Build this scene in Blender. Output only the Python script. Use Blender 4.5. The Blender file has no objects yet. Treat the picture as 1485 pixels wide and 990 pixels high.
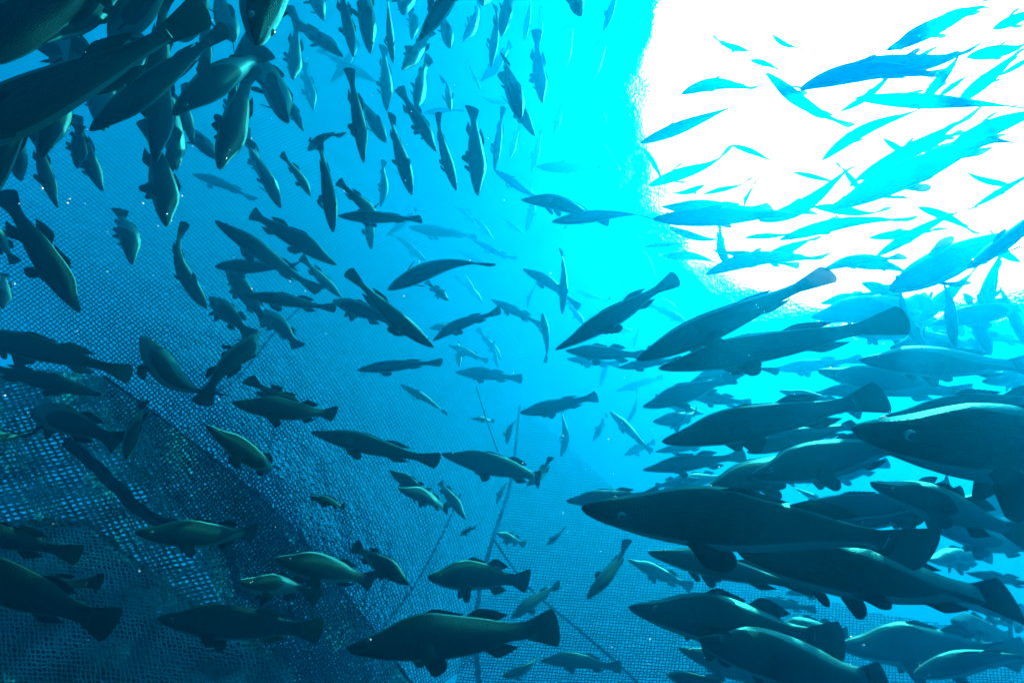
import bpy, math, random
import numpy as np
from mathutils import Vector, Matrix

rnd = random.Random(7)
sc = bpy.context.scene
COL = sc.collection

# ------------------------------------------------------------------ camera
FPX = 742.0                       # focal length in pixels of the 1485 px wide photograph
PW, PH = 1485.0, 990.0
zen = Vector((548, 375, -742)).normalized()        # straight up, seen from the camera (right, up, back)
side = zen.cross(Vector((0, 1, 0))).normalized()
third = zen.cross(side).normalized()
CAMROT = Matrix((side, third, zen))                # camera axes -> world axes (z is up)
cd = bpy.data.cameras.new('camera')
cam = bpy.data.objects.new('camera', cd); COL.objects.link(cam)
cd.sensor_width = 36.0; cd.lens = 36.0*FPX/PW
cd.clip_start = 0.02; cd.clip_end = 500
cam.matrix_world = CAMROT.to_4x4()
sc.camera = cam

# ------------------------------------------------------------------ sky, sun, exposure
SUN_DIR = (CAMROT @ Vector((600, 400, -742))).normalized()      # towards the sun
sun_el = math.asin(SUN_DIR.z); sun_az = math.atan2(SUN_DIR.x, SUN_DIR.y)
w = bpy.data.worlds.new('World'); sc.world = w; w.use_nodes = True
nt = w.node_tree; nt.nodes.clear()
sky = nt.nodes.new('ShaderNodeTexSky'); sky.sky_type = 'NISHITA'; sky.sun_disc = False
sky.sun_elevation = sun_el; sky.sun_rotation = sun_az
bg = nt.nodes.new('ShaderNodeBackground'); bg.inputs['Strength'].default_value = 0.15
wo = nt.nodes.new('ShaderNodeOutputWorld')
nt.links.new(sky.outputs[0], bg.inputs[0]); nt.links.new(bg.outputs[0], wo.inputs[0])
sd = bpy.data.lights.new('sun', 'SUN'); sd.energy = 5.0; sd.angle = math.radians(0.5); sd.color = (1.0, .96, .9)
sun = bpy.data.objects.new('sun', sd); COL.objects.link(sun)
sun.rotation_euler = SUN_DIR.to_track_quat('Z', 'Y').to_euler()
vs = sc.view_settings
sc.display_settings.display_device = 'sRGB'
vs.view_transform = 'Standard'; vs.look = 'None'; vs.gamma = 1.0; vs.exposure = 3.35; vs.use_curve_mapping = False
cy = sc.cycles
cy.use_denoising = True
try: cy.denoiser = 'OPENIMAGEDENOISE'
except Exception: pass
cy.volume_bounces = 2; cy.max_bounces = 5; cy.diffuse_bounces = 2; cy.glossy_bounces = 2; cy.transparent_max_bounces = 12
cy.transmission_bounces = 3
cy.sample_clamp_indirect = 4.0; cy.use_adaptive_sampling = False
cy.caustics_reflective = False; cy.caustics_refractive = False

def ray(px, py):
    """direction of a photograph pixel, in camera space, with depth 1"""
    return Vector(((px-PW/2)/FPX, -(py-PH/2)/FPX, -1.0))
def at(px, py, d):
    """world point seen at a photograph pixel, d metres deep"""
    return CAMROT @ (ray(px, py)*d)

# ------------------------------------------------------------------ helpers
def link_mesh(name, verts, faces, mats, parent=None, smooth=True, fmat=None, attrs=None):
    me = bpy.data.meshes.new(name)
    me.from_pydata([tuple(v) for v in verts], [], faces)
    for m in mats: me.materials.append(m)
    if smooth: me.polygons.foreach_set('use_smooth', [True]*len(me.polygons))
    if fmat: me.polygons.foreach_set('material_index', fmat)
    if attrs:
        for k, vals in attrs.items():
            a = me.attributes.new(k, 'FLOAT', 'POINT'); a.data.foreach_set('value', vals)
    me.update()
    o = bpy.data.objects.new(name, me); COL.objects.link(o)
    if parent: o.parent = parent
    return o
def tag(o, label=None, cat=None, group=None, kind=None):
    if label: o['label'] = label
    if cat: o['category'] = cat
    if group: o['group'] = group
    if kind: o['kind'] = kind
    return o
def new_mat(name):
    m = bpy.data.materials.new(name); m.use_nodes = True
    t = m.node_tree; t.nodes.clear()
    out = t.nodes.new('ShaderNodeOutputMaterial')
    return m, t, out
def N(t, kind, **kw):
    n = t.nodes.new('ShaderNode'+kind)
    for k, v in kw.items():
        if k.startswith('i_'):
            key = k[2:]
            n.inputs[int(key) if key.isdigit() else key.replace('_', ' ')].default_value = v
        else: setattr(n, k, v)
    return n

# ------------------------------------------------------------------ materials
def fish_mat():
    m, t, out = new_mat('fish_skin')
    L = t.links.new
    p = N(t, 'BsdfDiffuse'); gl = N(t, 'BsdfGlossy', i_Roughness=.36); gl.inputs['Color'].default_value = (.04, .85, .8, 1)
    az = N(t, 'Attribute', attribute_name='fz'); as_ = N(t, 'Attribute', attribute_name='fs'); aa = N(t, 'Attribute', attribute_name='fa')
    oi = N(t, 'ObjectInfo')
    comb = N(t, 'CombineXYZ'); L(as_.outputs['Fac'], comb.inputs[0]); L(aa.outputs['Fac'], comb.inputs[1]); L(az.outputs['Fac'], comb.inputs[2])
    off = N(t, 'VectorMath', operation='ADD'); L(comb.outputs[0], off.inputs[0])
    rv = N(t, 'CombineXYZ'); L(oi.outputs['Random'], rv.inputs[2])
    sc10 = N(t, 'VectorMath', operation='SCALE', i_Scale=40.0); L(rv.outputs[0], sc10.inputs[0]); L(sc10.outputs[0], off.inputs[1])
    no = N(t, 'TexNoise', i_Scale=9.0, i_Detail=5.0, i_Roughness=.6); L(off.outputs[0], no.inputs['Vector'])
    nb = N(t, 'TexNoise', i_Scale=40.0, i_Detail=3.0); L(comb.outputs[0], nb.inputs['Vector'])
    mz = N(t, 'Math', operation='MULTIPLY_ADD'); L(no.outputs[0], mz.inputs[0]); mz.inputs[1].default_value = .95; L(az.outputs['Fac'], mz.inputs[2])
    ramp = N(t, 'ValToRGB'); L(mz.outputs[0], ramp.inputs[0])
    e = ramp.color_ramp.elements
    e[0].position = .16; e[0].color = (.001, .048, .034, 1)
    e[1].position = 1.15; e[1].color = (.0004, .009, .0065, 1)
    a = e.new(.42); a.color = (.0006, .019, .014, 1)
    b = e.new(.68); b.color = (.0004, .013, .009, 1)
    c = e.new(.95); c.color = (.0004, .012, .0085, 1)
    # scales
    sv = N(t, 'VectorMath', operation='MULTIPLY'); sv.inputs[1].default_value = (120, 36, 0); L(comb.outputs[0], sv.inputs[0])
    vo = N(t, 'TexVoronoi', i_Scale=1.0, i_Randomness=.35); L(sv.outputs[0], vo.inputs['Vector'])
    rb = N(t, 'MapRange'); L(vo.outputs['Distance'], rb.inputs[0]); rb.inputs[1].default_value = .1; rb.inputs[2].default_value = .7; rb.inputs[3].default_value = 1.05; rb.inputs[4].default_value = .8
    nr = N(t, 'MapRange'); L(nb.outputs[0], nr.inputs[0]); nr.inputs[1].default_value = .3; nr.inputs[2].default_value = .7; nr.inputs[3].default_value = .1; nr.inputs[4].default_value = 1.7
    mm = N(t, 'Math', operation='MULTIPLY'); L(rb.outputs[0], mm.inputs[0]); L(nr.outputs[0], mm.inputs[1])
    mr = N(t, 'MapRange'); L(oi.outputs['Random'], mr.inputs[0]); mr.inputs[3].default_value = .7; mr.inputs[4].default_value = 1.25
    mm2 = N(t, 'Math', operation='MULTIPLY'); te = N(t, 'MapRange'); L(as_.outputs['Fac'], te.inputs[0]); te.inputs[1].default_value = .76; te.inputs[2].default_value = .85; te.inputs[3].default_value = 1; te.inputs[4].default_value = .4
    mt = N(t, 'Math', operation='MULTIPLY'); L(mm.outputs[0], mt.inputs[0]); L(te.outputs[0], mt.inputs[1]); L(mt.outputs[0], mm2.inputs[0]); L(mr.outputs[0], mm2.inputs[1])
    mix = N(t, 'VectorMath', operation='SCALE'); L(ramp.outputs[0], mix.inputs[0]); L(mm2.outputs[0], mix.inputs['Scale'])
    # gill cover edge and mouth line
    g1 = N(t, 'Math', operation='SUBTRACT'); L(az.outputs['Fac'], g1.inputs[0]); g1.inputs[1].default_value = .48
    g2 = N(t, 'Math', operation='POWER'); 
    ga = N(t, 'Math', operation='ABSOLUTE'); L(g1.outputs[0], ga.inputs[0]); L(ga.outputs[0], g2.inputs[0]); g2.inputs[1].default_value = 2.0
    g3 = N(t, 'Math', operation='MULTIPLY_ADD'); L(g2.outputs[0], g3.inputs[0]); g3.inputs[1].default_value = .30; L(as_.outputs['Fac'], g3.inputs[2])
    g4 = N(t, 'Math', operation='COMPARE'); L(g3.outputs[0], g4.inputs[0]); g4.inputs[1].default_value = .236; g4.inputs[2].default_value = .0045
    m1 = N(t, 'Math', operation='COMPARE'); L(az.outputs['Fac'], m1.inputs[0]); m1.inputs[1].default_value = .46; m1.inputs[2].default_value = .06
    m2 = N(t, 'Math', operation='LESS_THAN'); L(as_.outputs['Fac'], m2.inputs[0]); m2.inputs[1].default_value = .072
    m3 = N(t, 'Math', operation='MULTIPLY'); L(m1.outputs[0], m3.inputs[0]); L(m2.outputs[0], m3.inputs[1])
    m4 = N(t, 'Math', operation='MAXIMUM'); L(m3.outputs[0], m4.inputs[0]); L(g4.outputs[0], m4.inputs[1])
    m5 = N(t, 'Math', operation='MULTIPLY_ADD'); L(m4.outputs[0], m5.inputs[0]); m5.inputs[1].default_value = -.45; m5.inputs[2].default_value = 1.0
    mixb = N(t, 'VectorMath', operation='SCALE'); L(mix.outputs[0], mixb.inputs[0]); L(m5.outputs[0], mixb.inputs['Scale'])
    hue = N(t, 'CombineXYZ'); hue.inputs[0].default_value = 1; hue.inputs[1].default_value = 1
    hr = N(t, 'MapRange'); L(oi.outputs['Random'], hr.inputs[0]); hr.inputs[3].default_value = .45; hr.inputs[4].default_value = 1.1; L(hr.outputs[0], hue.inputs[2])
    hm = N(t, 'VectorMath', operation='MULTIPLY'); L(mixb.outputs[0], hm.inputs[0]); L(hue.outputs[0], hm.inputs[1])
    L(hm.outputs[0], p.inputs['Color'])
    bp = N(t, 'Bump', i_Strength=.6, i_Distance=.003); L(vo.outputs['Distance'], bp.inputs['Height']); L(bp.outputs[0], p.inputs['Normal']); L(bp.outputs[0], gl.inputs['Normal'])
    lw = N(t, 'LayerWeight', i_Blend=.12); wm = N(t, 'Math', operation='MULTIPLY_ADD'); L(lw.outputs['Fresnel'], wm.inputs[0]); wm.inputs[1].default_value = .09; wm.inputs[2].default_value = .008
    ms = N(t, 'MixShader'); L(wm.outputs[0], ms.inputs[0]); L(p.outputs[0], ms.inputs[1]); L(gl.outputs[0], ms.inputs[2])
    L(ms.outputs[0], out.inputs[0])
    return m
def fin_mat():
    m, t, out = new_mat('fish_fin'); L = t.links.new
    af = N(t, 'Attribute', attribute_name='fa'); a2 = N(t, 'Attribute', attribute_name='fs')
    ml = N(t, 'Math', operation='MULTIPLY'); L(af.outputs['Fac'], ml.inputs[0]); ml.inputs[1].default_value = 90
    sn = N(t, 'Math', operation='SINE'); L(ml.outputs[0], sn.inputs[0])
    mr = N(t, 'MapRange'); L(sn.outputs[0], mr.inputs[0]); mr.inputs[1].default_value = -1; mr.inputs[3].default_value = .75; mr.inputs[4].default_value = 1.2
    colr = N(t, 'VectorMath', operation='SCALE'); colr.inputs[0].default_value = (.0005, .012, .0085); L(mr.outputs[0], colr.inputs['Scale'])
    d = N(t, 'BsdfDiffuse'); L(colr.outputs[0], d.inputs['Color'])
    tr = N(t, 'BsdfTranslucent'); c2 = N(t, 'VectorMath', operation='SCALE'); c2.inputs[0].default_value = (.0006, .035, .025); L(mr.outputs[0], c2.inputs['Scale']); L(c2.outputs[0], tr.inputs[0])
    mx0 = N(t, 'MixShader', i_0=.55); L(d.outputs[0], mx0.inputs[1]); L(tr.outputs[0], mx0.inputs[2])
    tp = N(t, 'BsdfTransparent'); tf = N(t, 'MapRange'); L(a2.outputs['Fac'], tf.inputs[0]); tf.inputs[3].default_value = 0; tf.inputs[4].default_value = .12
    mx = N(t, 'MixShader'); L(tf.outputs[0], mx.inputs[0]); L(mx0.outputs[0], mx.inputs[1]); L(tp.outputs[0], mx.inputs[2])
    bp = N(t, 'Bump', i_Strength=.5, i_Distance=.003); L(sn.outputs[0], bp.inputs['Height']); L(bp.outputs[0], d.inputs['Normal'])
    L(mx.outputs[0], out.inputs[0])
    return m
def plain(name, col, rough=.6, spec=.3, noise=0, nscale=30):
    m, t, out = new_mat(name); L = t.links.new
    p = N(t, 'BsdfPrincipled', i_Roughness=rough); p.inputs['Specular IOR Level'].default_value = spec
    p.inputs['Base Color'].default_value = (*col, 1)
    if noise:
        tc = N(t, 'TexCoord'); n = N(t, 'TexNoise', i_Scale=nscale, i_Detail=4.0); L(tc.outputs['Object'], n.inputs['Vector'])
        mr = N(t, 'MapRange'); L(n.outputs[0], mr.inputs[0]); mr.inputs[1].default_value = .3; mr.inputs[2].default_value = .7
        mr.inputs[3].default_value = 1-noise; mr.inputs[4].default_value = 1+noise
        s = N(t, 'VectorMath', operation='SCALE'); s.inputs[0].default_value = col; L(mr.outputs[0], s.inputs['Scale']); L(s.outputs[0], p.inputs['Base Color'])
    L(p.outputs[0], out.inputs[0]); return m
M_SKIN = fish_mat(); M_FIN = fin_mat()
M_EYE = plain('fish_eye', (.01, .12, .09), .15, .6); M_PUPIL = plain('fish_pupil', (.003, .003, .003), .08, .8)
M_MOUTH = plain('fish_mouth', (.02, .02, .02), .6)
M_NET = plain('net_twine', (.0005, .045, .085), .8, 0, .4, 6)
M_NET2 = plain('lit_teal_twine', (.0005, .20, .19), .85, 0, .5, 5)  # teal brightened to look lit where the doubled layers block light
M_ROPE = plain('rope_fibre', (.0003, .006, .014), .9, 0, .4, 25)
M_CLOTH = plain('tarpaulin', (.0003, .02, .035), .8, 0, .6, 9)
M_PART = plain('particle', (.7, .75, .7), .6)

# ------------------------------------------------------------------ water body and its surface
def water():
    S, TOP, BOT = 130.0, 8.6, -90.0
    m, t, out = new_mat('sea_water_haze')
    v = t.nodes.new('ShaderNodeVolumePrincipled')
    v.inputs['Color'].default_value = (0.0, .56, .96, 1)
    v.inputs['Density'].default_value = .06
    v.inputs['Anisotropy'].default_value = .76
    v.inputs['Absorption Color'].default_value = (.0, .03, .5, 1)
    t.links.new(v.outputs[0], out.inputs['Volume'])
    x = S; vs_ = [(a*x, b*x, c) for c in (BOT, TOP) for a, b in ((-1, -1), (1, -1), (1, 1), (-1, 1))]
    fs = [(0, 3, 2, 1), (4, 5, 6, 7), (0, 1, 5, 4), (1, 2, 6, 5), (2, 3, 7, 6), (3, 0, 4, 7)]
    o = link_mesh('haze', vs_, fs, [m], smooth=False); tag(o, kind='stuff')
    # rippled water surface, a little above the box
    m2, t, out = new_mat('water_surface'); L = t.links.new
    tc = N(t, 'TexCoord')
    n1 = N(t, 'TexNoise', i_Scale=.6, i_Detail=2.0, i_Roughness=.5); L(tc.outputs['Object'], n1.inputs['Vector'])
    n2 = N(t, 'TexNoise', i_Scale=26.0, i_Detail=2.0, i_Roughness=.6); L(tc.outputs['Object'], n2.inputs['Vector'])
    b0 = N(t, 'Bump', i_Strength=1.0, i_Distance=.0015); L(n2.outputs[0], b0.inputs['Height'])
    bp = N(t, 'Bump', i_Strength=1.0, i_Distance=.055); L(n1.outputs[0], bp.inputs['Height']); L(b0.outputs[0], bp.inputs['Normal'])
    fr = N(t, 'Fresnel', i_IOR=2.95); L(bp.outputs[0], fr.inputs['Normal'])
    tr = N(t, 'BsdfTransparent'); tl = N(t, 'BsdfTranslucent'); tl.inputs[0].default_value = (.9, .93, .95, 1)
    mx = N(t, 'MixShader', i_0=.5); L(tr.outputs[0], mx.inputs[1]); L(tl.outputs[0], mx.inputs[2])
    df = N(t, 'BsdfDiffuse'); df.inputs[0].default_value = (.01, .05, .07, 1)  # flat dark blue stands in for the deep water mirrored outside the window
    m3 = N(t, 'MixShader'); L(fr.outputs[0], m3.inputs[0]); L(mx.outputs[0], m3.inputs[1]); L(df.outputs[0], m3.inputs[2])
    L(m3.outputs[0], out.inputs[0])
    o = link_mesh('water_surface', [(-S, -S, TOP+.15), (S, -S, TOP+.15), (S, S, TOP+.15), (-S, S, TOP+.15)], [(0, 1, 2, 3)], [m2], smooth=False)
    tag(o, kind='structure')
water()
# ------------------------------------------------------------------ the fish
ST = [(0.0,.004,-.004,.003),(.015,.016,-.020,.014),(.05,.031,-.037,.028),(.10,.050,-.055,.041),(.16,.075,-.073,.053),(.22,.101,-.087,.060),
      (.235,.107,-.090,.0615),(.25,.111,-.093,.0625),(.31,.124,-.103,.066),(.38,.126,-.109,.067),(.46,.117,-.107,.061),(.55,.098,-.092,.050),
      (.63,.076,-.071,.038),(.70,.053,-.049,.027),(.76,.040,-.037,.018),(.82,.037,-.035,.0085),(.87,.037,-.035,.0022)]
ST = np.array(ST)
ST[:,1] *= .80; ST[:,2] *= .80; ST[:,3] *= .95
pd = np.clip((ST[:,0]-.5)/.3, 0, 1)*.32
ST[:,1] *= 1+pd; ST[:,2] *= 1+pd
def prof(s):
    return [float(np.interp(s, ST[:,0], ST[:,k])) for k in (1,2,3)]
def prof_s(s):
    a = np.array([prof(min(.87, max(0, s+d))) for d in (-.012, 0, .012)])
    return a.mean(0) if .03 < s < .85 and not .225 < s < .26 else a[1]
NSEG = 24
def centreline(bend, phase, tailkick):
    n = 80; th = []
    for i in range(n+1):
        s = i/n
        k = bend*math.sin(math.pi*(s*1.15+phase)) * (.25+1.6*s*s) + tailkick*max(0, s-.62)*6
        th.append(k)
    # heading angle = integral of curvature
    ang = np.cumsum(th)/n; x = [0.0]; y = [0.0]
    for i in range(n):
        x.append(x[-1]-math.cos(ang[i])/n); y.append(y[-1]+math.sin(ang[i])/n)
    x = np.array(x); y = np.array(y)
    # chord from snout to tail tip laid on the x axis, -0.5 .. 0.5
    c = complex(x[-1]-x[0], y[-1]-y[0]); ln = abs(c); rot = -1/(c/ln)
    z = (x+1j*y)*rot/ln
    z = z + .5
    tang = np.gradient(z); tang = tang/np.abs(tang)
    return z, tang, ln
def make_fish_mesh(name, bend, phase, kick, spread, gape, deep):
    z0, tg, ln = centreline(bend, phase, kick)
    def warp(s, y, z):
        f = min(max(s, 0), 1)*80; i = int(min(79, f)); u = f-i
        c = z0[i]*(1-u)+z0[i+1]*u; t = tg[i]*(1-u)+tg[i+1]*u; t /= abs(t)
        nrm = -t*1j*(-1)       # left of heading (heading = -t)
        heading = -t; left = heading*1j
        p = c + left*(y/ln)
        return (p.real, p.imag, z/ln)
    V, F, FM, fs, fz, fa = [], [], [], [], [], []
    stations = [0, .006, .015, .028, .045, .065, .085, .105, .13, .16, .19, .215, .233, .24, .25, .27]+[.27+i*.03 for i in range(1, 19)]+[.83, .845, .855, .862]
    for s in stations:
        top, bot, hw = prof_s(s) if s > 0 else prof(0)
        if .05 < s < .2: top -= .004*math.sin((s-.05)/.15*math.pi)    # hollow nape
        bot -= gape*max(0, 1-s/.09)*.5*(.3+s*8 if s < .09 else 1)
        for k in range(NSEG):
            a = 2*math.pi*k/NSEG
            cz, cyy = math.cos(a), math.sin(a)
            z = (top if cz > 0 else -bot)*cz*deep
            e = .92 if cz > 0 else 1.08
            y = hw*math.copysign(abs(cyy)**e, cyy)
            y *= 1 - .10*max(0, cz)**2
            if s < .085:                      # mouth cleft
                zz = -.006-.16*s
                d = abs(z-zz)
                if d < .008: y *= 1-.30*(1-s/.085)-.1
            if .06 < s < .12:                  # eye socket
                zz = .0135
                if abs(z-zz) < .012: y *= .95
            V.append(warp(s, y, z)); fs.append(s); fz.append((cz*.5+.5)); fa.append(abs(a-math.pi)/math.pi)
    ns = len(stations)
    for i in range(ns-1):
        for k in range(NSEG):
            a = i*NSEG+k; b = i*NSEG+(k+1) % NSEG
            F.append((a, a+NSEG, b+NSEG, b)); FM.append(0)
    F.append(tuple(range(NSEG))); FM.append(0)
    F.append(tuple(reversed(range((ns-1)*NSEG, ns*NSEG)))); FM.append(0)
    def blade(base, tip, ny, thick, sag=0.0):
        """fin: base(u), tip(u) give (s, y, z); u in 0..1; a closed thin blade"""
        nonlocal V
        st = len(V); nr = 4
        for sgn in (1, -1):
            for i in range(ny+1):
                u = i/ny; b = np.array(base(u)); tpt = np.array(tip(u))
                for j in range(nr+1):
                    r = j/nr; p = b*(1-r)+tpt*r
                    th = thick*(1-r*.85)
                    bow = sag*math.sin(r*math.pi*.5)*math.sin(u*math.pi)
                    d = abs(tpt[1]-b[1]); 
                    if d > .02: pp = (p[0], p[1], p[2]+sgn*th*.7+bow)
                    else: pp = (p[0], p[1]+sgn*th+bow, p[2])
                    V.append(warp(*pp) if pp[0] <= 1 else warp(1, pp[1], pp[2]))
                    fs.append(r); fz.append(.6); fa.append(u)
        W = nr+1; off = (ny+1)*W
        for i in range(ny):
            for j in range(nr):
                a = st+i*W+j
                F.append((a, a+1, a+W+1, a+W)); FM.append(1)
                F.append((a+off, a+off+W, a+off+W+1, a+off+1)); FM.append(1)
            a = st+i*W+nr; F.append((a, a+off, a+off+W, a+W)); FM.append(1)
        for j in range(nr):
            a = st+j; F.append((a, a+off, a+off+1, a+1)); FM.append(1)
            a = st+ny*W+j; F.append((a, a+1, a+off+1, a+off)); FM.append(1)
    def topz(s): return prof(s)[0]*deep-.006
    def botz(s): return prof(s)[1]*deep+.006
    er = spread           # how far the fins are raised
    saw = lambda u, n: 1-.22*((u*n) % 1)
    blade(lambda u: (.31+.19*u, 0, topz(.31+.19*u)),
          lambda u: (.335+.20*u, 0, topz(.31+.19*u)+.072*er*(math.sin(min(1, u*2.6+.15)*math.pi/2))*(1-.62*u)*saw(u, 8)), 32, .003)
    blade(lambda u: (.53+.15*u, 0, topz(.53+.15*u)),
          lambda u: (.56+.19*u, 0, topz(.53+.15*u)+(.02+.062*er)*math.sin(min(1, u*2.2+.25)*math.pi/2)*(1-.45*u**3)), 14, .0025)
    blade(lambda u: (.60+.11*u, 0, botz(.60+.11*u)),
          lambda u: (.635+.15*u, 0, botz(.60+.11*u)-(.02+.066*er)*math.sin(min(1, u*2.2+.2)*math.pi/2)*(1-.4*u**3)), 12, .0025)
    tz = .088
    blade(lambda u: (.832, 0, (.037-.074*u)),
          lambda u: (.985+.014*math.sin(u*math.pi)*(1) - .012*(abs(u-.5)*2)**6, 0, tz*(1-2*u)*(1-.05*(abs(2*u-1)**4))), 20, .003, 0)
    def fan(root, axis, across, length, width, a0, a1, ny, thick):
        axis = np.array(axis, float); axis /= np.linalg.norm(axis)
        across = np.array(across, float); across -= axis*np.dot(axis, across); across /= np.linalg.norm(across)
        root = np.array(root, float)
        def tip(u):
            an = a0+(a1-a0)*u; l = length*(1-.30*abs(2*u-1)**2.2)
            return tuple(root+across*(width*(u-.5))+axis*math.cos(an)*l+across*math.sin(an)*l)
        blade(lambda u: tuple(root+across*(width*(u-.5))), tip, ny, thick)
    for sg in (1, -1):
        a = .2+.5*er
        fan((.262, sg*.057, -.024), (.8, sg*.75*a, -.38), (.25, 0, -1), .115, .026, -.28, .36, 13, .002)
        fan((.335, sg*.016, botz(.335)+.003), (.9-.35*er, sg*.22, -.30-.55*er), (1, 0, .5), .105, .022, -.32, .38, 10, .0025)
    me = bpy.data.meshes.new(name)
    me.from_pydata(V, [], F)
    me.materials.append(M_SKIN); me.materials.append(M_FIN)
    me.polygons.foreach_set('use_smooth', [True]*len(F)); me.polygons.foreach_set('material_index', FM)
    for k, vals in (('fs', fs), ('fz', fz), ('fa', fa)):
        at_ = me.attributes.new(k, 'FLOAT', 'POINT'); at_.data.foreach_set('value', vals)
    me.update()
    # eyes
    eyes = []
    for sg in (1, -1):
        EV, EF, EM = [], [], []
        c = (.088, sg*.0300, .0135*deep); R = .0115
        nl, nk = 8, 14
        for i in range(nl+1):
            ph = math.pi*i/nl
            for k in range(nk):
                a = 2*math.pi*k/nk
                EV.append(warp(c[0]+R*math.sin(ph)*math.cos(a), c[1]+sg*R*.62*math.cos(ph), c[2]+R*math.sin(ph)*math.sin(a)))
        for i in range(nl):
            for k in range(nk):
                a = i*nk+k; b = i*nk+(k+1) % nk
                EF.append((a, b, b+nk, a+nk) if sg > 0 else (a, a+nk, b+nk, b)); EM.append(1 if i < 2 else 0)
        em = bpy.data.meshes.new('eye'); em.from_pydata(EV, [], EF); em.materials.append(M_EYE); em.materials.append(M_PUPIL)
        em.polygons.foreach_set('use_smooth', [True]*len(EF)); em.polygons.foreach_set('material_index', EM); em.update()
        eyes.append(em)
    return me, eyes
VARS = []
vr = random.Random(3)
ST0 = ST.copy()
for bend, ph, kick in ((0, 0, 0), (.9, .1, 0), (-.9, .1, 0), (1.6, .5, 0), (-1.6, .5, 0), (.5, 0, .9), (-.5, 0, -.9), (1.2, .9, 0), (-1.2, .9, 0), (2.6, .2, 0), (-2.6, .2, 0),
                       (.4, .5, 0), (-.4, .5, 0), (.3, 0, -.8), (-.3, 0, .8), (.6, .7, .4), (-.6, .3, -.5), (.2, 0, 0), (-.2, .4, .3), (1.9, .8, -.3), (-1.4, 0, .5), (.7, .2, -.2)):
    ST = ST0.copy(); x_ = ST[:,0]
    ST[:,1] *= 1+vr.uniform(-.10, .14)*np.exp(-((x_-vr.uniform(.28, .42))/.12)**2)       # hump of the back
    ST[:,2] *= 1+vr.uniform(-.14, .16)*np.exp(-((x_-vr.uniform(.35, .5))/.14)**2)        # belly
    ST[:,1:3] *= (1+vr.uniform(-.08, .12)*np.exp(-((x_-.1)/.1)**2))[:,None]              # head
    VARS.append(make_fish_mesh('fish_body', bend, ph, kick, vr.uniform(.1, .75), vr.choice([0, 0, .006, .014, .03]), vr.uniform(.94, 1.08)))
# ------------------------------------------------------------------ how far the net walls are
ctrlA = [[(-330,250,5.2),(200,700,2.7),(450,1150,2.4)],
         [(90,60,12.0),(500,480,5.0),(700,950,3.7)],
         [(560,-100,38.0),(800,330,22.0),(1000,800,8.0)]]
# right of the seam
ctrlB = [[(760,560,8.6),(1150,600,9.0),(1600,640,9.0)],
         [(715,790,4.16),(1130,820,4.22),(1600,850,4.36)],
         [(640,1060,3.04),(1110,1080,3.10),(1650,1100,3.23)]]
def quad3(c, t):
    return c[0]*(2*(t-.5)*(t-1)) + c[1]*(-4*t*(t-1)) + c[2]*(2*t*(t-.5))
NETS = []
for cc in (ctrlA, ctrlB):
    C_ = np.array(cc, float)
    for a_ in np.linspace(0, 1, 40):
        row_ = [quad3(C_[k], a_) for k in range(3)]
        for b_ in np.linspace(0, 1, 40): NETS.append(quad3(row_, b_))
NETS = np.array(NETS)
def net_depth(x, y):
    d = (NETS[:,0]-x)**2+(NETS[:,1]-y)**2
    i = np.argsort(d)[:3]
    return float(NETS[i,2].min()) if d[i[0]] < 60**2 else 99.0
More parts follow.
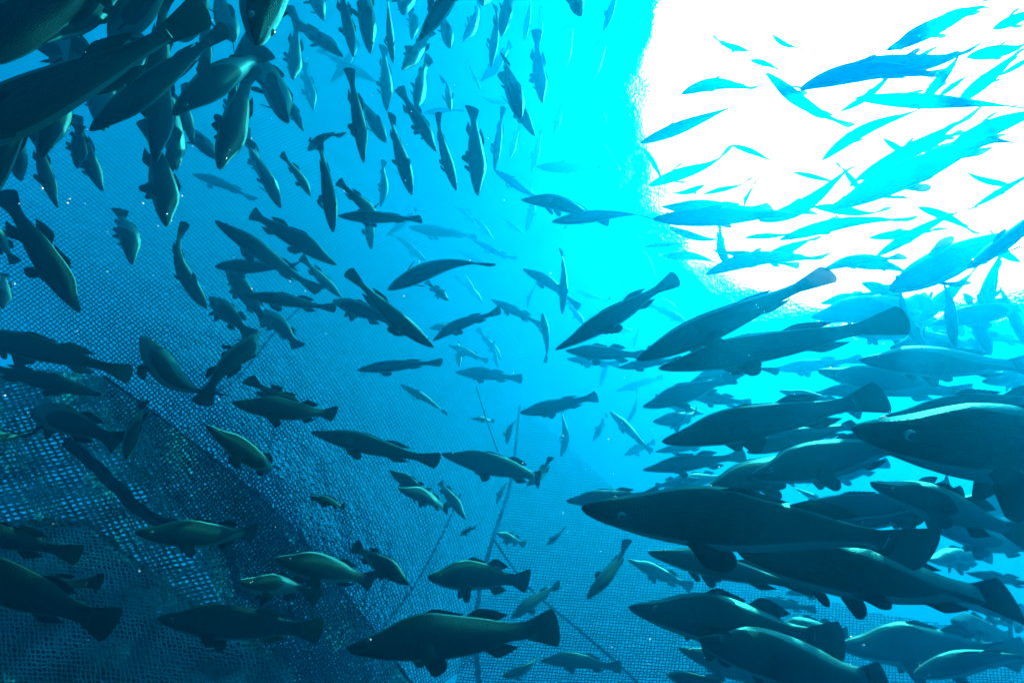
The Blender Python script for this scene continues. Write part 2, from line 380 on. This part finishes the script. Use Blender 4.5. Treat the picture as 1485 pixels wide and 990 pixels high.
# ------------------------------------------------------------------ where each fish swims
# snout x, y, tail x, y (photograph pixels), depth in metres, optional: v = mesh, r = roll in degrees, b = dorsal side towards/away
FISH = """
-170 250 300 12 1.05
60 60 215 -70 1.3
372 66 396 -180 1.0 r70 h1.15
-60 330 60 120 1.3
252 168 388 70 1.6
318 246 366 92 1.75
226 236 236 52 1.75
242 328 212 172 2.0
256 247 246 128 2.3
150 278 108 166 2.6
84 302 48 190 2.3
30 262 32 172 2.0
112 245 114 180 2.4
116 453 2 276 1.75
192 384 174 302 3.9
279 253 371 290 4.3
407 302 362 202 2.9
382 264 356 184 3.8
314 231 262 172 3.0
418 178 366 88 2.2
441 191 398 112 3.0
425 116 431 28 3.3
498 83 416 8 3.0
546 119 461 72 6.0
513 83 492 -26 2.5
537 78 528 -62 2.3
570 92 562 -14 2.6
561 162 556 66 3.8
607 60 694 -62 1.6
583 102 626 44 2.9
528 236 506 98 2.2
560 207 519 136 3.4
597 283 568 164 2.7
604 158 624 82 3.3
633 220 578 126 2.8
662 277 636 162 2.7
693 284 684 154 2.7
654 161 638 114 4.0
613 164 674 161 5.0
755 172 732 82 2.6
776 198 726 104 3.2
787 150 778 42 3.4
783 62 783 8 5.0
717 249 730 154 3.9
716 247 798 288 4.2
755 290 884 320 3.0
800 322 948 318 3.0
946 318 1180 306 2.5
777 242 884 242 4.8
763 336 767 264 5.0
843 23 852 -66 1.8
874 46 908 -22 3.2
857 72 936 14 4.4
934 71 946 -6 4.0
813 45 878 29 6.0
857 118 882 58 4.9
803 198 824 136 7.0
770 251 784 186 6.5
712 98 716 6 3.5
671 61 694 4 4.0
697 119 741 62 4.5
697 131 676 86 5.0
736 151 690 132 5.2
597 58 596 8 4.0
653 70 640 14 3.2
727 53 758 -34 3.0
483 337 462 197 2.05
447 219 499 196 2.8
450 284 408 222 2.7
552 322 490 262 2.5
538 362 547 296 3.4
490 313 612 318 2.4
552 300 557 232 4.0
488 384 364 308 2.5
312 320 465 422 2.6
496 432 436 372 3.1
312 386 432 383 2.7
300 448 270 322 2.3
304 430 365 488 2.8
328 388 390 472 2.9
384 448 434 504 3.2
352 427 488 446 2.4
629 504 503 392 1.85
483 436 580 472 2.6
562 420 718 385 2.4
651 436 618 408 3.8
628 494 726 448 2.8
622 476 668 470 4.2
650 500 708 524 5.0
728 522 692 476 5.2
666 532 664 494 5.4
722 534 716 494 5.6
518 537 642 525 2.9
580 557 649 601 3.9
660 539 758 549 4.1
682 607 717 610 4.4
712 434 787 473 4.0
592 329 692 346 5.6
686 349 750 374 5.0
702 381 650 356 7.0
688 424 674 396 6.0
716 348 676 303 6.2
562 341 604 302 5.2
758 390 841 446 3.8
815 456 812 360 3.5
848 471 822 438 4.6
765 448 778 408 5.0
786 453 790 526 3.9
805 507 984 402 1.9 h.8
820 508 936 516 2.8
822 520 898 528 4.0
896 533 988 520 3.0
923 522 1208 394 1.65
955 534 1318 462 1.6
932 590 1064 545 2.7
893 567 962 546 5.0
910 613 923 566 5.0
754 598 867 575 3.2
813 662 817 590 4.4
735 644 752 607 4.0
884 596 946 656 4.0
947 611 1010 596 3.5
833 420 882 437 6.2
928 358 956 412 6.0
984 456 956 428 5.0
918 506 930 468 5.2
887 480 918 477 5.4
1060 388 1040 322 3.4
934 358 1004 350 4.0
1024 398 1204 368 3.2
1285 73 1442 14 3.0 v3
1120 50 1166 75 5.5
1087 87 1130 103 5.5
1086 74 1034 52 5.2
1110 105 1237 183 3.2
988 137 1104 124 3.4
928 208 1082 147 3.0
933 215 968 278 3.9
1218 162 1315 90 3.6 v9
1240 142 1502 160 2.3
1192 233 1352 146 3.0
1336 150 1398 68 3.6
1385 152 1494 66 3.0
1360 140 1414 110 4.2
1402 84 1496 50 3.6 v4
1425 2 1500 -30 2.8
1440 42 1520 8 3.2
1250 278 1212 236 4.0
1200 304 1468 206 2.2 v3
1100 320 1250 238 2.9 v9
1402 390 1540 270 1.7
1412 300 1520 240 2.4
1022 268 966 280 4.2
1020 282 1090 257 4.0
1078 302 1096 262 4.6
1192 392 1312 370 2.7 v10
1386 504 1352 398 2.7
1436 516 1404 426 3.0
1488 502 1446 398 3.0
1314 516 1342 454 3.5
1176 460 1352 438 3.0
1246 522 1504 531 2.2
1186 537 1404 572 2.6
1424 553 1520 536 2.8
1120 535 1252 520 3.5
960 640 1286 574 1.45
1278 606 1640 586 1.4
1236 622 1780 690 1.0 h.9
1083 656 1246 618 1.8
1008 722 1244 638 1.6
932 681 1082 660 2.4
821 726 957 714 2.4
1014 694 950 706 3.2
844 735 1356 800 1.08 h1.08
1070 800 1474 872 1.2
912 880 1226 932 1.55
1014 928 1290 992 1.5
984 939 1150 1002 2.1
966 976 1090 1004 1.9
911 811 1004 852 3.4
851 868 910 781 2.3
794 790 819 764 5.0
720 772 762 790 4.5
741 896 812 846 2.8
504 939 811 908 1.3 h1.3
621 836 768 842 1.7 h1.3
784 958 902 966 3.0
728 980 786 946 2.4
399 809 542 842 2.7
593 847 512 790 2.5
346 842 464 868 2.2
228 896 468 914 1.3 h1.2
195 771 372 772 2.3
298 616 390 682 2.8
452 626 638 668 2.2
640 658 784 696 2.4
764 704 800 662 2.8
336 583 488 600 2.4
445 597 358 548 2.5
377 480 292 588 2.1 v3
206 488 322 570 2.4
-66 476 192 544 1.85
148 572 -40 522 2.0
50 598 176 640 2.0
183 666 208 582 2.0
-60 640 48 630 1.6
-130 752 118 806 1.2
-120 800 168 908 1.05
-60 860 150 842 1.3
-30 310 24 382 2.0
4 448 6 396 3.0
565 681 622 713 3.9
577 708 650 739 3.5
676 753 638 698 3.5
667 776 690 764 5.0
1206 738 1146 700 3.0
1343 760 1520 800 2.2
1218 935 1486 950 2.3
1325 978 1520 962 2.0
1346 812 1440 806 3.0
1100 868 1184 884 3.2
1228 768 1372 690 1.8
1398 756 1490 758 4.0
1130 566 1250 600 2.6
1040 560 1130 540 2.7
1330 470 1420 380 3.2
1290 440 1400 480 3.4
1450 900 1530 905 3.4
1480 380 1430 330 3.4
970 330 1060 345 3.6
1080 345 1160 330 3.4
960 372 1050 384 4.0
1110 372 1190 345 3.4
1250 410 1340 430 3.2
1190 440 1280 420 3.4
1020 600 950 575 3.8
1000 575 1090 585 3.2
700 8 712 -60 3.4
470 30 440 -40 3.4
760 60 770 -10 4.4
820 100 838 20 6.4
585 22 590 -50 3.0
340 60 330 -30 2.4
300 110 296 30 2.2
190 120 180 20 2.0
150 190 140 90 2.4
100 120 90 10 1.9
280 210 268 120 2.8
330 190 345 90 3.0
455 160 440 90 4.6
480 120 520 60 5.0
740 230 755 180 5.6
690 330 650 290 6.6
620 380 560 340 6.8
700 440 660 400 6.8
760 340 720 310 6.6
900 250 880 200 6.8
880 180 860 130 7.4
840 300 810 260 7.0
900 440 930 400 6.2
870 560 900 520 6.6
860 640 880 600 6.8
720 730 736 700 5.4
905 660 950 640 5.4
1140 860 1240 850 3.0
1380 900 1470 925 2.8
1230 690 1170 700 4.6
450 720 500 735 4.8
-110 110 190 -60 .85 h1.2
130 190 330 40 1.35
262 60 300 -90 1.5
1090 690 1330 640 1.5
1262 700 1500 780 1.3 h1.1
1130 745 1400 720 1.7
940 800 1180 850 1.6
190 150 250 -10 1.4
60 230 120 60 1.5
160 60 262 -80 1.2
330 120 400 -20 1.9
1300 235 1400 190 3.6
1330 300 1420 340 3.4
1260 345 1370 330 3.0
1180 300 1290 300 3.6
1050 365 1160 385 3.2
1230 385 1330 400 3.0
1350 470 1480 450 2.8
1220 480 1340 490 3.2
1290 505 1420 500 3.0
1400 480 1500 500 3.4
1000 555 1100 525 3.2
1180 570 1300 560 2.6
1470 270 1390 240 4.0
1280 200 1350 240 4.2
1150 250 1230 260 4.4
1060 210 1130 240 4.6
1300 110 1380 60 4.4
1450 110 1520 70 3.8
1180 700 1290 670 2.8
1400 830 1510 850 2.4
1360 860 1470 900 2.4
1120 905 1230 920 2.4
950 655 1030 640 3.6
975 700 1060 690 3.4
1000 470 940 440 4.4
1160 130 1380 100 3.0
1240 262 1420 160 3.0
1130 348 1330 316 2.8
960 300 1120 300 3.2
1290 420 1500 330 2.4
1240 90 1420 66 4.0
1380 210 1540 150 3.0
940 270 1060 210 4.4
1350 520 1300 400 2.6
1420 480 1460 350 2.8
1270 372 1420 300 3.0
1340 745 1480 700 3.0
"""
UPW = Vector((0, 0, 1))
placed = []
def place_fish(i, line):
    f = line.split()
    hx, hy, tx, ty, D = map(float, f[:5]); opt = {}
    for k in f[5:]: opt[k[0]] = float(k[1:])
    px = math.hypot(hx-tx, hy-ty)
    if D > 3.6: D *= 1+.5*min(1, (D-3.6)/1.5)
    near_net = .86*min(net_depth(hx, hy), net_depth(tx, ty))
    if D > near_net: D = near_net
    up = max((CAMROT @ ray(hx, hy)).z, (CAMROT @ ray(tx, ty)).z)
    if up*D > 7.4: D = 7.4/up
    L0 = px*D/FPX
    cap = .80 if D < 3 else .95
    if L0 > cap: D *= cap/L0; L0 = cap
    if L0 < .40:
        L = min(.42+.05*rnd.random(), L0*1.5); th = math.acos(L0/L)
    else: th = math.radians(rnd.uniform(3, 20)); L = L0/math.cos(th)
    sgn = 1 if rnd.random() < .62 else -1
    dz = math.sin(th)*L*sgn
    dz = max(-.5*D, min(.5*D, dz))
    H = at(hx, hy, D-dz/2); T = at(tx, ty, D+dz/2)
    ax = (H-T); Lr = ax.length; X = ax/Lr
    up_ = UPW*.45+CAMROT @ Vector((.1, .8, 0)) if abs(hx-tx) > 1.6*abs(hy-ty) and hy > 430 else UPW
    Z = up_ - X*up_.dot(X)
    if Z.length < .2: Z = (CAMROT @ Vector((.6, .2, .3))); Z = Z - X*Z.dot(X)
    Z.normalize()
    roll = opt.get('r', rnd.gauss(0, 20)); Z = Matrix.Rotation(math.radians(roll), 3, X) @ Z
    Y = Z.cross(X).normalized()
    if 'v' in opt: vi = int(opt['v'])
    else: vi = rnd.choice([0, 11, 12, 17, 18]) if px > 230 else rnd.randrange(len(VARS))
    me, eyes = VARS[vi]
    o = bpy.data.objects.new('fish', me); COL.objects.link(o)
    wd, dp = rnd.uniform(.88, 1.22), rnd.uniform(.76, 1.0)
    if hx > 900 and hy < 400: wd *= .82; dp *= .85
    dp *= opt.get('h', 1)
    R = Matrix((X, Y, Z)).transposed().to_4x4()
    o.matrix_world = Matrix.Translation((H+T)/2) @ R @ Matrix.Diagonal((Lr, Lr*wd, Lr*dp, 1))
    if px > 110 and D < 3.0:
        for e in eyes:
            c = bpy.data.objects.new('eye', e); COL.objects.link(c); c.parent = o
    placed.append(dict(o=o, hx=hx, hy=hy, tx=tx, ty=ty, D=D, px=px, L=Lr))
for i, line in enumerate(l for l in FISH.strip().splitlines() if l.strip()):
    place_fish(i, line)
# ------------------------------------------------------------------ labels: which fish is which
ORD = ['first', 'second', 'third', 'fourth', 'fifth', 'sixth', 'seventh', 'eighth', 'ninth', 'tenth', 'eleventh', 'twelfth', 'thirteenth', 'fourteenth', 'fifteenth', 'sixteenth', 'seventeenth', 'eighteenth', 'nineteenth', 'twentieth']
def zone(x, y):
    if x > 900 and y < 250: return 'in front of the white window' if x > 1180 else 'at the edge of the white window'
    if x > 930 and y < 430: return 'just below the white window'
    if x > 800 and y > 860: return 'at the very bottom right'
    if x > 1090 and y < 600: return 'in the upper right shoal'
    if x > 900: return 'in the right shoal' if y < 730 else 'below the biggest fish'
    if y < 110: return 'along the top edge' if x > 400 else 'in the top left crowd'
    if x < 420 and y < 300: return 'below the top left crowd'
    if x >= 700 and y < 330: return 'in the bright cyan water'
    if y < 300: return 'in the upper middle shoal'
    if x < 300 and y < 700: return 'at the left over the net'
    if x < 480 and y >= 700: return 'before the slack net corner'
    if x < 520 and y < 520: return 'in the cluster left of centre'
    if x < 700 and y < 560: return 'in the middle of the picture'
    if y < 600: return 'in open water right of centre'
    return 'over lower net left of seam rope' if x < 715 else 'over lower net right of seam rope'
def heading(f):
    a = math.degrees(math.atan2(-(f['hy']-f['ty']), f['hx']-f['tx'])) % 360
    return ['right', 'up right', 'upward', 'up left', 'left', 'down left', 'downward', 'down right'][int(((a+22.5) % 360)//45)]
def tone(f):
    D = f['D']; return 'blackish' if D < 1.7 else 'dark' if D < 2.6 else 'dim' if D < 3.7 else 'hazy' if D < 5.2 else 'ghostly'
def size(f):
    p = f['px']; return 'huge' if p > 270 else 'large' if p > 150 else 'small' if p > 75 else 'tiny'
CUSTOM = {(844, 735): 'biggest blackish fish of the right shoal, whole body showing, mouth above the net',
          (504, 939): 'blackish fish with humped back at the bottom, nose pointing left over net edge',
          (629, 504): 'olive backed fish with squared tail nosing down right in the middle of the water',
          (805, 507): 'slender dark fish swimming down left alone with tail against the bright cyan glow',
          (923, 522): 'large dark fish slanting down left, uppermost big fish of the right shoal',
          (1236, 622): 'huge blackish fish cut off by the right edge with ragged fins below',
          (370, 64): 'green tinged fish head hanging down from the top edge beside the upper left crowd',
          (-170, 250): 'huge black fish crossing the top left corner, its tail up beside the crowd',
          (452, 626): 'dark fish swimming left over the middle net with broad squared tail',
          (528, 236): 'dark fish hanging head down with square tail up, upper middle water',
          (298, 616): 'dark fish nosing up left just above the edge of the slack dark net',
          (377, 480): 'curved dark fish nosing up with its tail down left over bare netting',
          (228, 896): 'blackish fish heading left in front of the slack net, fins spread below',
          (116, 453): 'large dark fish nosing down right at the left edge over bare netting'}
grp = {}
for f in placed:
    cx = min(PW, max(0, (f['hx']+f['tx'])/2)); cyy = min(PH, max(0, (f['hy']+f['ty'])/2))
    f['cx'] = cx; f['zone'] = zone(cx, cyy); f['o']['category'] = 'fish'; f['o']['group'] = 'fish of the shoal circling in the pen'
    c = CUSTOM.get((int(f['hx']), int(f['hy'])))
    if c: f['o']['label'] = c; continue
    grp.setdefault((size(f), tone(f), heading(f), f['zone']), []).append(f)
for (s_, t_, h_, z_), fs_ in grp.items():
    fs_.sort(key=lambda f: f['cx'])
    for i, f in enumerate(fs_):
        base = f'{s_} {t_} fish heading {h_} {z_}'
        if len(fs_) == 2: base = ['left', 'right'][i]+' of two '+base
        elif len(fs_) > 2: base = ORD[i]+' from left '+base
        f['o']['label'] = base
# ------------------------------------------------------------------ the netting of the pen
def tube(V, F, pts, r, n=4, closed=False):
    """append a tube along pts"""
    st = len(V); m = len(pts)
    for i, p in enumerate(pts):
        d = (pts[min(m-1, i+1)]-pts[max(0, i-1)])
        if d.length < 1e-6: d = Vector((0, 0, 1))
        d.normalize()
        a = d.cross(p.normalized() if p.length > 0 else Vector((1, 0, 0)))
        if a.length < .05: a = d.cross(Vector((1, 0, 0)))
        a.normalize(); b = d.cross(a)
        rr = r(i/(m-1)) if callable(r) else r
        for k in range(n):
            an = 2*math.pi*k/n+.4
            V.append(p+a*math.cos(an)*rr+b*math.sin(an)*rr)
    for i in range(m-1):
        for k in range(n):
            a = st+i*n+k; b = st+i*n+(k+1) % n
            F.append((a, b, b+n, a+n))
def inside(poly, x, y):
    r = False; j = len(poly)-1
    for i in range(len(poly)):
        xi, yi = poly[i]; xj, yj = poly[j]
        if (yi > y) != (yj > y) and x < (xj-xi)*(y-yi)/(yj-yi)+xi: r = not r
        j = i
    return r
def net_sheet(name, ctrl, nu, nv, rad, mat, poly, parent, sub=3, wob=.010, fold=None, seed=1):
    """knotted netting: two families of twine over a curved sheet whose 3 x 3 control points are (x, y, depth)"""
    C = np.array(ctrl, float)
    r2 = np.random.RandomState(seed)
    ph = r2.uniform(0, 6.28, 8)
    def P(u, v):
        row = [quad3(C[k], u) for k in range(3)]
        q = quad3(row, v)
        d = q[2]
        d += .06*math.sin(u*9+ph[0])*math.sin(v*7+ph[1])+.02*math.sin(u*23+ph[2]+2*math.sin(v*11))
        if fold: d += fold(q[0], q[1])
        return q[0], q[1], d
    V, F = [], []
    for fam in (0, 1):
        n_, m_ = (nv, nu) if fam == 0 else (nu, nv)
        for i in range(n_+1):
            run = []
            def flush():
                if len(run) > 1: tube(V, F, run, rad, 3)
            for j in range(m_*sub//2+1):
                a = i/n_; b = j/(m_*sub//2)
                u, v = (b, a) if fam == 0 else (a, b)
                # meshes are never quite even
                u2 = u+.10/nu*math.sin(v*17+i*.7+ph[4]); v2 = v+.10/nv*math.sin(u*19+i*.9+ph[5])
                x, y, d = P(u2, v2)
                if -60 < x < PW+60 and -60 < y < PH+60 and inside(poly, x, y):
                    run.append(at(x, y, d)+Vector(r2.uniform(-1, 1, 3)*wob*.35))
                else:
                    flush(); run = []
            flush()
    return link_mesh(name, V, F, [mat], parent=parent, smooth=False)
pen = bpy.data.objects.new('net_pen', None); COL.objects.link(pen)
tag(pen, 'fine square meshed blue grey netting wall of the fish pen curving away below the fish', 'net')
# far wall, left of the seam
polyA = [(-100,-100),(500,-100),(700,250),(765,450),(757,585),(742,690),(706,812),(690,900),(700,1100),(-100,1100)]
net_sheet('net_panel', ctrlA, 215, 150, .0033, M_NET, polyA, pen, seed=1)
# right of the seam
polyB = [(757,585),(800,622),(870,690),(960,762),(1080,830),(1250,885),(1560,935),(1560,1100),(620,1100),(690,900),(706,812),(742,690)]
net_sheet('net_panel', ctrlB, 185, 128, .0036, M_NET, polyB, pen, seed=2)
# loose teal netting hanging in front at the lower left
slack = bpy.data.objects.new('slack_net', None); COL.objects.link(slack)
tag(slack, 'darker slack double netting bunched in folds across the lower corner of the pen', 'net')
ctrlC = [[(-220,520,2.3),(-90,800,2.1),(200,1200,1.95)],
         [(60,450,2.5),(230,730,2.25),(440,1080,2.1)],
         [(260,400,2.7),(480,690,2.5),(720,1050,2.3)]]
polyC = [(-100,530),(60,535),(150,545),(215,592),(280,642),(340,690),(430,772),(500,862),(550,925),(600,1000),(640,1100),(560,1100),(420,1000),(350,925),(280,885),(180,812),(130,770),(60,768),(-100,780)]
fd = lambda x, y: .13*math.sin((x*.6+y)*.030)+.07*math.sin((x-y*.4)*.05)
net_sheet('net_panel', ctrlC, 112, 62, .0054, M_NET2, polyC, slack, fold=fd, seed=3)
fd2 = lambda x, y: .16+.10*math.sin((x*.8+y)*.024+1)
net_sheet('net_panel', [[(a+9, b-6, c) for a, b, c in r] for r in ctrlC], 98, 56, .0046, M_NET2, polyC, slack, fold=fd2, seed=4)
# fine meshed layer lying over the tarpaulin
ctrlT = [[(-160,740,1.95),(-160,900,1.85),(-180,1120,1.72)],
         [(120,740,2.0),(150,910,1.9),(180,1120,1.76)],
         [(420,800,2.12),(470,960,2.0),(520,1120,1.9)]]
polyT = [(-100,772),(60,762),(130,764),(180,806),(280,880),(350,920),(420,996),(480,1100),(-100,1100)]
net_sheet('net_panel', ctrlT, 62, 92, .0030, M_NET2, polyT, slack, fold=lambda x, y: .04*math.sin(x*.03+y*.05), seed=6)
# rope
def rope(name, pts, r, mat=M_ROPE, parent=None, twist=True, n=8):
    pts = [at(*p) for p in pts]
    # Catmull-Rom through the points
    out = []
    P_ = [pts[0]*2-pts[1]]+pts+[pts[-1]*2-pts[-2]]
    for i in range(1, len(P_)-2):
        for k in range(14):
            t = k/14; a, b, c, d = P_[i-1], P_[i], P_[i+1], P_[i+2]
            out.append(.5*((2*b)+(c-a)*t+(2*a-5*b+4*c-d)*t*t+(3*b-a-3*c+d)*t**3))
    out.append(pts[-1])
    V, F = [], []
    if not twist: tube(V, F, out, r, n)
    else:
        dense = []
        for i in range(len(out)-1):
            m = max(1, int((out[i+1]-out[i]).length/(r*1.2)))
            for k in range(min(m, 12)): dense.append(out[i].lerp(out[i+1], k/min(m, 12)))
        dense.append(out[-1])
        s = 0; acc = [0]
        for i in range(1, len(dense)): s += (dense[i]-dense[i-1]).length; acc.append(s)
        for st in range(3):
            line = []
            for i, p in enumerate(dense):
                d = (dense[min(i+1, len(dense)-1)]-dense[max(0, i-1)]).normalized()
                a = d.cross(Vector((.3, .5, .81))).normalized(); b = d.cross(a)
                an = acc[i]/(r*6)*2+st*2.094
                line.append(p+(a*math.cos(an)+b*math.sin(an))*r*.5)
            tube(V, F, line, r*.58, 5)
    return link_mesh(name, V, F, [mat], parent=parent)
rope('seam_rope', [(754,588,7.6),(742,690,5.6),(722,760,4.6),(704,820,4.00),(690,905,3.54),(696,1010,3.01)], .018, parent=pen)
rope('lacing_rope', [(690,560,4.98),(706,610,4.78),(722,655,4.58)], .006, parent=pen)
rope('lacing_rope', [(716,782,4.06),(762,846,3.80),(830,905,3.47),(900,965,3.28),(960,1030,3.01)], .009, parent=pen)
rope('lacing_rope', [(668,716,4.19),(640,778,3.86),(600,850,3.54),(545,925,3.21),(500,1010,2.88)], .009, mat=M_NET, parent=pen)
rope('lacing_rope', [(440,442,4.06),(400,480,3.67),(330,560,3.14),(250,560,2.82)], .008, mat=M_NET, parent=pen)
rope('hem_rope', [(150,545,2.42),(215,592,2.40),(280,642,2.36),(340,690,2.33),(430,772,2.28),(500,862,2.24),(550,925,2.2),(610,1010,2.15)], .007, parent=slack)
rope('hem_rope', [(98,640,2.11),(135,672,2.07),(175,712,2.03),(215,748,2.03),(262,762,2.07)], .022, parent=slack)
rope('hem_rope', [(262,768,2.07),(318,784,2.07),(338,820,2.07),(350,856,2.07),(395,880,2.11),(450,905,2.18)], .016, parent=slack)
# tarpaulin sheet hanging in the corner under the slack netting
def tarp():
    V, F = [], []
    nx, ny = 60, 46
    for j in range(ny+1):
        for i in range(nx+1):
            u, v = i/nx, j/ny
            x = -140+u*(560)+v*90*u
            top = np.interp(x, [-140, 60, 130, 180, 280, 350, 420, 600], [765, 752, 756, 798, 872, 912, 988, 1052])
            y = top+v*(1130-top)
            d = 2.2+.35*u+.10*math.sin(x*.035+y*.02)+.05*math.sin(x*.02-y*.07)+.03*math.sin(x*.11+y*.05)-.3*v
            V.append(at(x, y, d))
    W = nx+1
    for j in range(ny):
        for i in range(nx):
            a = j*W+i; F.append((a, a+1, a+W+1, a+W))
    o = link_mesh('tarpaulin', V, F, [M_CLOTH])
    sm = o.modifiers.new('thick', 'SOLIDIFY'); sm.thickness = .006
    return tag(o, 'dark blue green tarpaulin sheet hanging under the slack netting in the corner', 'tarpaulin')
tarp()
fr = rope('fringed_rope', [(-40,880,2.2),(10,897,2.15),(62,930,2.1),(112,962,2.05),(140,1000,2.0),(160,1060,1.95)], .012)
tag(fr, 'dark rope with short frayed fringe crossing the tarpaulin in the lower corner', 'rope')
def frays():
    V, F = [], []
    pts = [(-40,880,2.2),(10,897,2.15),(62,930,2.1),(112,962,2.05),(140,1000,2.0)]
    r3 = random.Random(5)
    for i in range(70):
        t = i/70*(len(pts)-1); k = int(t); u = t-k
        a = [pts[k][q]*(1-u)+pts[k+1][q]*u for q in range(3)]
        p = at(*a); l = r3.uniform(4, 10)
        e = at(a[0]-l*.5+r3.uniform(-4, 4), a[1]+l, a[2]+r3.uniform(-.02, .02))
        tube(V, F, [p, p.lerp(e, .5)+Vector((r3.uniform(-.004, .004),)*3), e], lambda t: .004*(1-.6*t), 4)
    link_mesh('fringe', V, F, [M_ROPE], parent=fr)
frays()
# tangled pale twine on the tarpaulin
def twine():
    V, F = [], []
    r3 = random.Random(9)
    for s in range(7):
        x, y = r3.uniform(-30, 60), r3.uniform(938, 968); pts = []
        for k in range(16):
            pts.append(at(x, y, 2.28+r3.uniform(-.03, .02))); x += r3.uniform(2, 11); y += r3.uniform(-5, 8)
        tube(V, F, pts, .0035, 5)
    o = link_mesh('loose_twine', V, F, [plain('pale_twine', (.55, .62, .55), .7)])
    tag(o, 'tangled pale loose twine lying on the tarpaulin below the fringed rope', 'twine')
twine()
# ------------------------------------------------------------------ drifting specks
def specks():
    V, F = [], []
    r3 = random.Random(21)
    spots = [(1008,460,1.5),(1100,446,1.45),(1136,392,1.5),(1160,380,1.5),(588,262,2.0),(816,632,2.2),(850,680,2.5),(887,938,2.3),(1097,442,1.45),(1258,436,1.6),(1290,596,1.3)]
    for i in range(260):
        spots.append((r3.uniform(-20, 1500), r3.uniform(-20, 1000), r3.uniform(.7, 4.5)))
    for x, y, d in spots:
        p = at(x, y, d); s = r3.uniform(.0009, .0026)*d if d > 1 else .0009
        st = len(V)
        for q in ((1,0,0),(-1,0,0),(0,1,0),(0,-1,0),(0,0,1),(0,0,-1)):
            V.append(p+Vector(q)*s*r3.uniform(.6, 1.4))
        for q in ((0,2,4),(2,1,4),(1,3,4),(3,0,4),(2,0,5),(1,2,5),(3,1,5),(0,3,5)): F.append(tuple(st+k for k in q))
    o = link_mesh('drifting_specks', V, F, [M_PART], smooth=False)
    tag(o, 'tiny pale specks drifting in the water', 'specks', kind='stuff')
specks()
